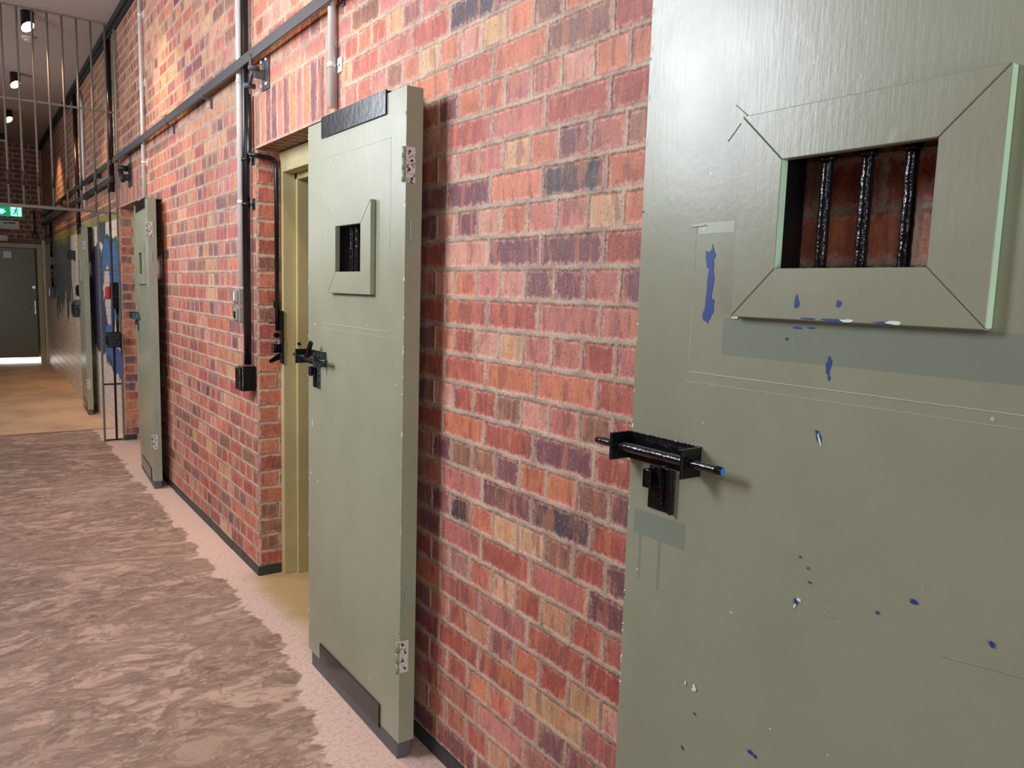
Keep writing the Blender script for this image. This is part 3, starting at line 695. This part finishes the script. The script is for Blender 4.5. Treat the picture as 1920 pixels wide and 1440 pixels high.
bm = NB(); box(bm, -.020, -.004, -.006, .006, 0, ZT-.014, .002); obj('gate_post', bm, M['gate'], T)
for z in (.014, .55, .935, 1.62, 2.145):
    bm = NB(); box(bm, -.168, -.02, -.0045, .0045, z-.008, z+.008, .001); obj('panel_rail', bm, M['gateblack'] if z in (.014, .55) else M['gate'], T)
# control boxes on the gate side
T = thing('gate_control', (-.001, 8.17, 1.28), 'black control switches with red lamp on the wall behind the gate', 'switch')
bm = NB(); box(bm, -.07, 0, 0, .10, .10, .23, .005); box(bm, -.062, 0, .01, .09, -.02, .097, .005); obj('housing', bm, M['blackm'], T)
bm = NB(); box(bm, -.118, -.0705, .025, .075, .07, .19, .015); obj('red_lamp', bm, M['red'], T)
bm = NB(); tube(bm, [(-.02, .05, -.02), (-.02, .05, -.26)], .012, 10); obj('cable', bm, M['pvc'], T)
T = thing('gate_lock', (-.02, 8.02, .90), 'black lock box on the steel gate panel at waist height', 'lock')
bm = NB(); box(bm, -.12, -.004, 0, .06, 0, .15, .008); obj('housing', bm, M['black'], T)
bm = NB(); box(bm, -.135, -.1205, .01, .045, .03, .11, .004); obj('cover', bm, M['black'], T)
# boxes along the far wall
def mini(name, y, z, w_, h, dpt, mat, label, cat, cover=None):
    T = thing(name, (-.001, y, z), label, cat)
    bm = NB(); box(bm, -dpt, 0, 0, w_, 0, h, .006); obj('housing', bm, mat, T)
    bm = NB(); box(bm, -dpt-.012, -dpt-.0005, w_*.15, w_*.85, h*.15, h*.85, .004); obj('cover', bm, cover or mat, T)
mini('junction_box', 10.74, 1.32, .16, .14, .08, M['blackm'], 'black box at the foot of the long conduit behind the farthest door', 'junction box')
mini('switch_box', 11.15, 1.05, .16, .20, .09, M['black'], 'black switch box low on the wall beyond the farthest cell door', 'switch box')
mini('junction_box', 11.6, 1.78, .14, .12, .08, M['blackm'], 'small black box over the grey blue graffiti', 'junction box')
mini('switch_box', 14.55, 1.22, .20, .16, .07, M['blackm'], 'black switch with pale face on the wall near the exit door', 'switch box', M['white'])
mini('junction_box', 14.55, 1.75, .16, .12, .06, M['blackm'], 'small black box above the pale faced switch', 'junction box')

# ---------------------------------------------------------------- exit signs on the end wall
T = thing('exit_sign', (-.52, YE-.02, 2.66), 'green illuminated exit sign on the far brick wall', 'sign')
bm = NB(); box(bm, -.20, .20, -.05, .018, -.085, .085, .006); obj('housing', bm, M['exitgreen'], T)
bm = NB(); poly(bm, [(-.14, -.0505, .035), (-.06, -.0505, .035), (-.06, -.0505, .0), (-.03, -.0505, .0), (-.10, -.0505, -.06), (-.17, -.0505, .0), (-.14, -.0505, .0)], -.002, 1); obj('arrow', bm, M['exitwhite'], T)
bm = NB(); box(bm, .03, .19, -.0535, -.0505, -.075, .075); pf = obj('white_panel', bm, M['exitwhite'], T)
def runner(bm, cx, y, cz, s):
    def limb(pts, r=.009): tube(bm, [(cx+a*s, y, cz+b*s) for a, b in pts], r*s, 8)
    tube(bm, [(cx+.012*s, y+.001, cz+.052*s), (cx+.012*s, y-.001, cz+.052*s)], .012*s, 12)
    limb([(.005, .036), (-.008, -.004)], .012); limb([(.005, .034), (.028, .018), (.04, .028)], .005); limb([(.003, .034), (-.022, .028), (-.03, .008)], .005)
    limb([(-.008, -.004), (.018, -.022), (.014, -.052)], .007); limb([(-.008, -.004), (-.02, -.03), (-.045, -.04)], .007)
bm = NB(); runner(bm, .11, -.0545, 0, 1.15); obj('running_figure', bm, M['exitgreen'], T)
T = thing('small_sign', (-.52, YE-.004, 2.43), 'small white notice below the green exit sign', 'sign')
bm = NB(); box(bm, -.15, .15, -.012, 0, -.07, .07, .002); obj('board', bm, M['white'], T)
bm = NB(); box(bm, -.08, -.02, -.0135, -.0125, .02, .04); box(bm, -.01, .10, -.0135, -.0125, .025, .045); obj('dark_lettering', bm, M['gateblack'], T)
T = thing('emergency_light', (-.62, YE-.002, 2.20), 'small pale twin lamp above the exit door', 'lamp')
bm = NB(); box(bm, -.07, .07, -.05, 0, -.05, .05, .01); obj('housing', bm, M['white'], T)
for a in (-.045, .045):
    bm = NB(); tube(bm, [(a, -.05, .0), (a, -.075, -.005)], .03, 14); obj('lamp_head', bm, M['galv'], T)
T = thing('door_closer_box', (-.14, YE-.001, 2.26), 'black sensor box on the brick above the exit door corner', 'sensor')
bm = NB(); box(bm, -.05, .05, -.07, 0, -.05, .05, .008); obj('housing', bm, M['blackm'], T)
bm = NB(); tube(bm, [(.0, -.03, .05), (.0, -.03, .45)], .012, 8); obj('cable', bm, M['pvc'], T)

# ---------------------------------------------------------------- ceiling fittings
POS = [(-.655, 8.22), (-.63, 10.7), (-.60, 13.1), (-.66, 6.05), (-.68, 3.3)]
for i, (x, y) in enumerate(POS):
    T = thing('downlight', (x, y, ZT), ('largest black cylinder downlight seen through the gate bars, by the smoke detector', 'second black cylinder downlight seen through the gate bars', 'smallest black cylinder downlight seen through the gate bars', 'black cylinder downlight in front of the gate, over the third cell door', 'black cylinder downlight over the open cream doorway')[i], 'ceiling lamp', 'black cylinder ceiling lamps')
    R_, H_ = .052, .17; bm = NB(); n = 24; top, botv = [], []
    for k in range(n):
        a = 2*math.pi*k/n; cx, sy = math.cos(a)*R_, math.sin(a)*R_
        top.append(bm.verts.new((cx, sy, -.001))); botv.append(bm.verts.new((cx, sy, -H_+.075*(.5-.5*(sy*.85-cx*.5)/R_))))
    for k in range(n):
        f = bm.faces.new((top[k], top[(k+1) % n], botv[(k+1) % n], botv[k])); f.smooth = True
    bm.faces.new(top)
    obj('housing', bm, M['black'], T)
    bm = NB(); vv = [bm.verts.new((v[0]*.93, v[1]*.93, v[2]+.004)) for v in [(math.cos(2*math.pi*k/n)*R_, math.sin(2*math.pi*k/n)*R_, -H_+.075*(.5-.5*(math.sin(2*math.pi*k/n)*.85-math.cos(2*math.pi*k/n)*.5))) for k in range(n)]]
    bm.faces.new(vv); obj('lens', bm, M['lamp'], T)
    l = bpy.data.lights.new('downlight_beam', 'SPOT'); l.energy = (95, 85, 75, 80, 70)[i]; l.color = (1, .68, .38); l.spot_size = math.radians(76); l.spot_blend = .7; l.shadow_soft_size = .05
    lo = bpy.data.objects.new('downlight_beam', l); C.objects.link(lo); lo.location = (x, y-.02, ZT-.2); lo.rotation_euler = Vector((.42, (.18 if y > 7 else 0), -1)).to_track_quat('-Z', 'Y').to_euler()
T = thing('smoke_detector', (-.60, 9.05, ZT), 'small white smoke detector behind the largest downlight', 'smoke detector')
bm = NB(); tube(bm, [(0, 0, -.001), (0, 0, -.02)], .055, 20); obj('base', bm, M['white'], T)
bm = NB(); tube(bm, [(0, 0, -.0205), (0, 0, -.045)], [.045, .030], 20); obj('sensor_cap', bm, M['galv'], T)
T = thing('ceiling_speaker', (-.62, 15.3, ZT), 'dark box with pale base on the ceiling by the far wall', 'ceiling lamp')
bm = NB(); box(bm, -.07, .07, -.07, .07, -.10, -.001, .006); obj('housing', bm, M['black'], T)
bm = NB(); box(bm, -.065, .065, -.065, .065, -.125, -.1005, .006); obj('diffuser', bm, M['galv'], T)
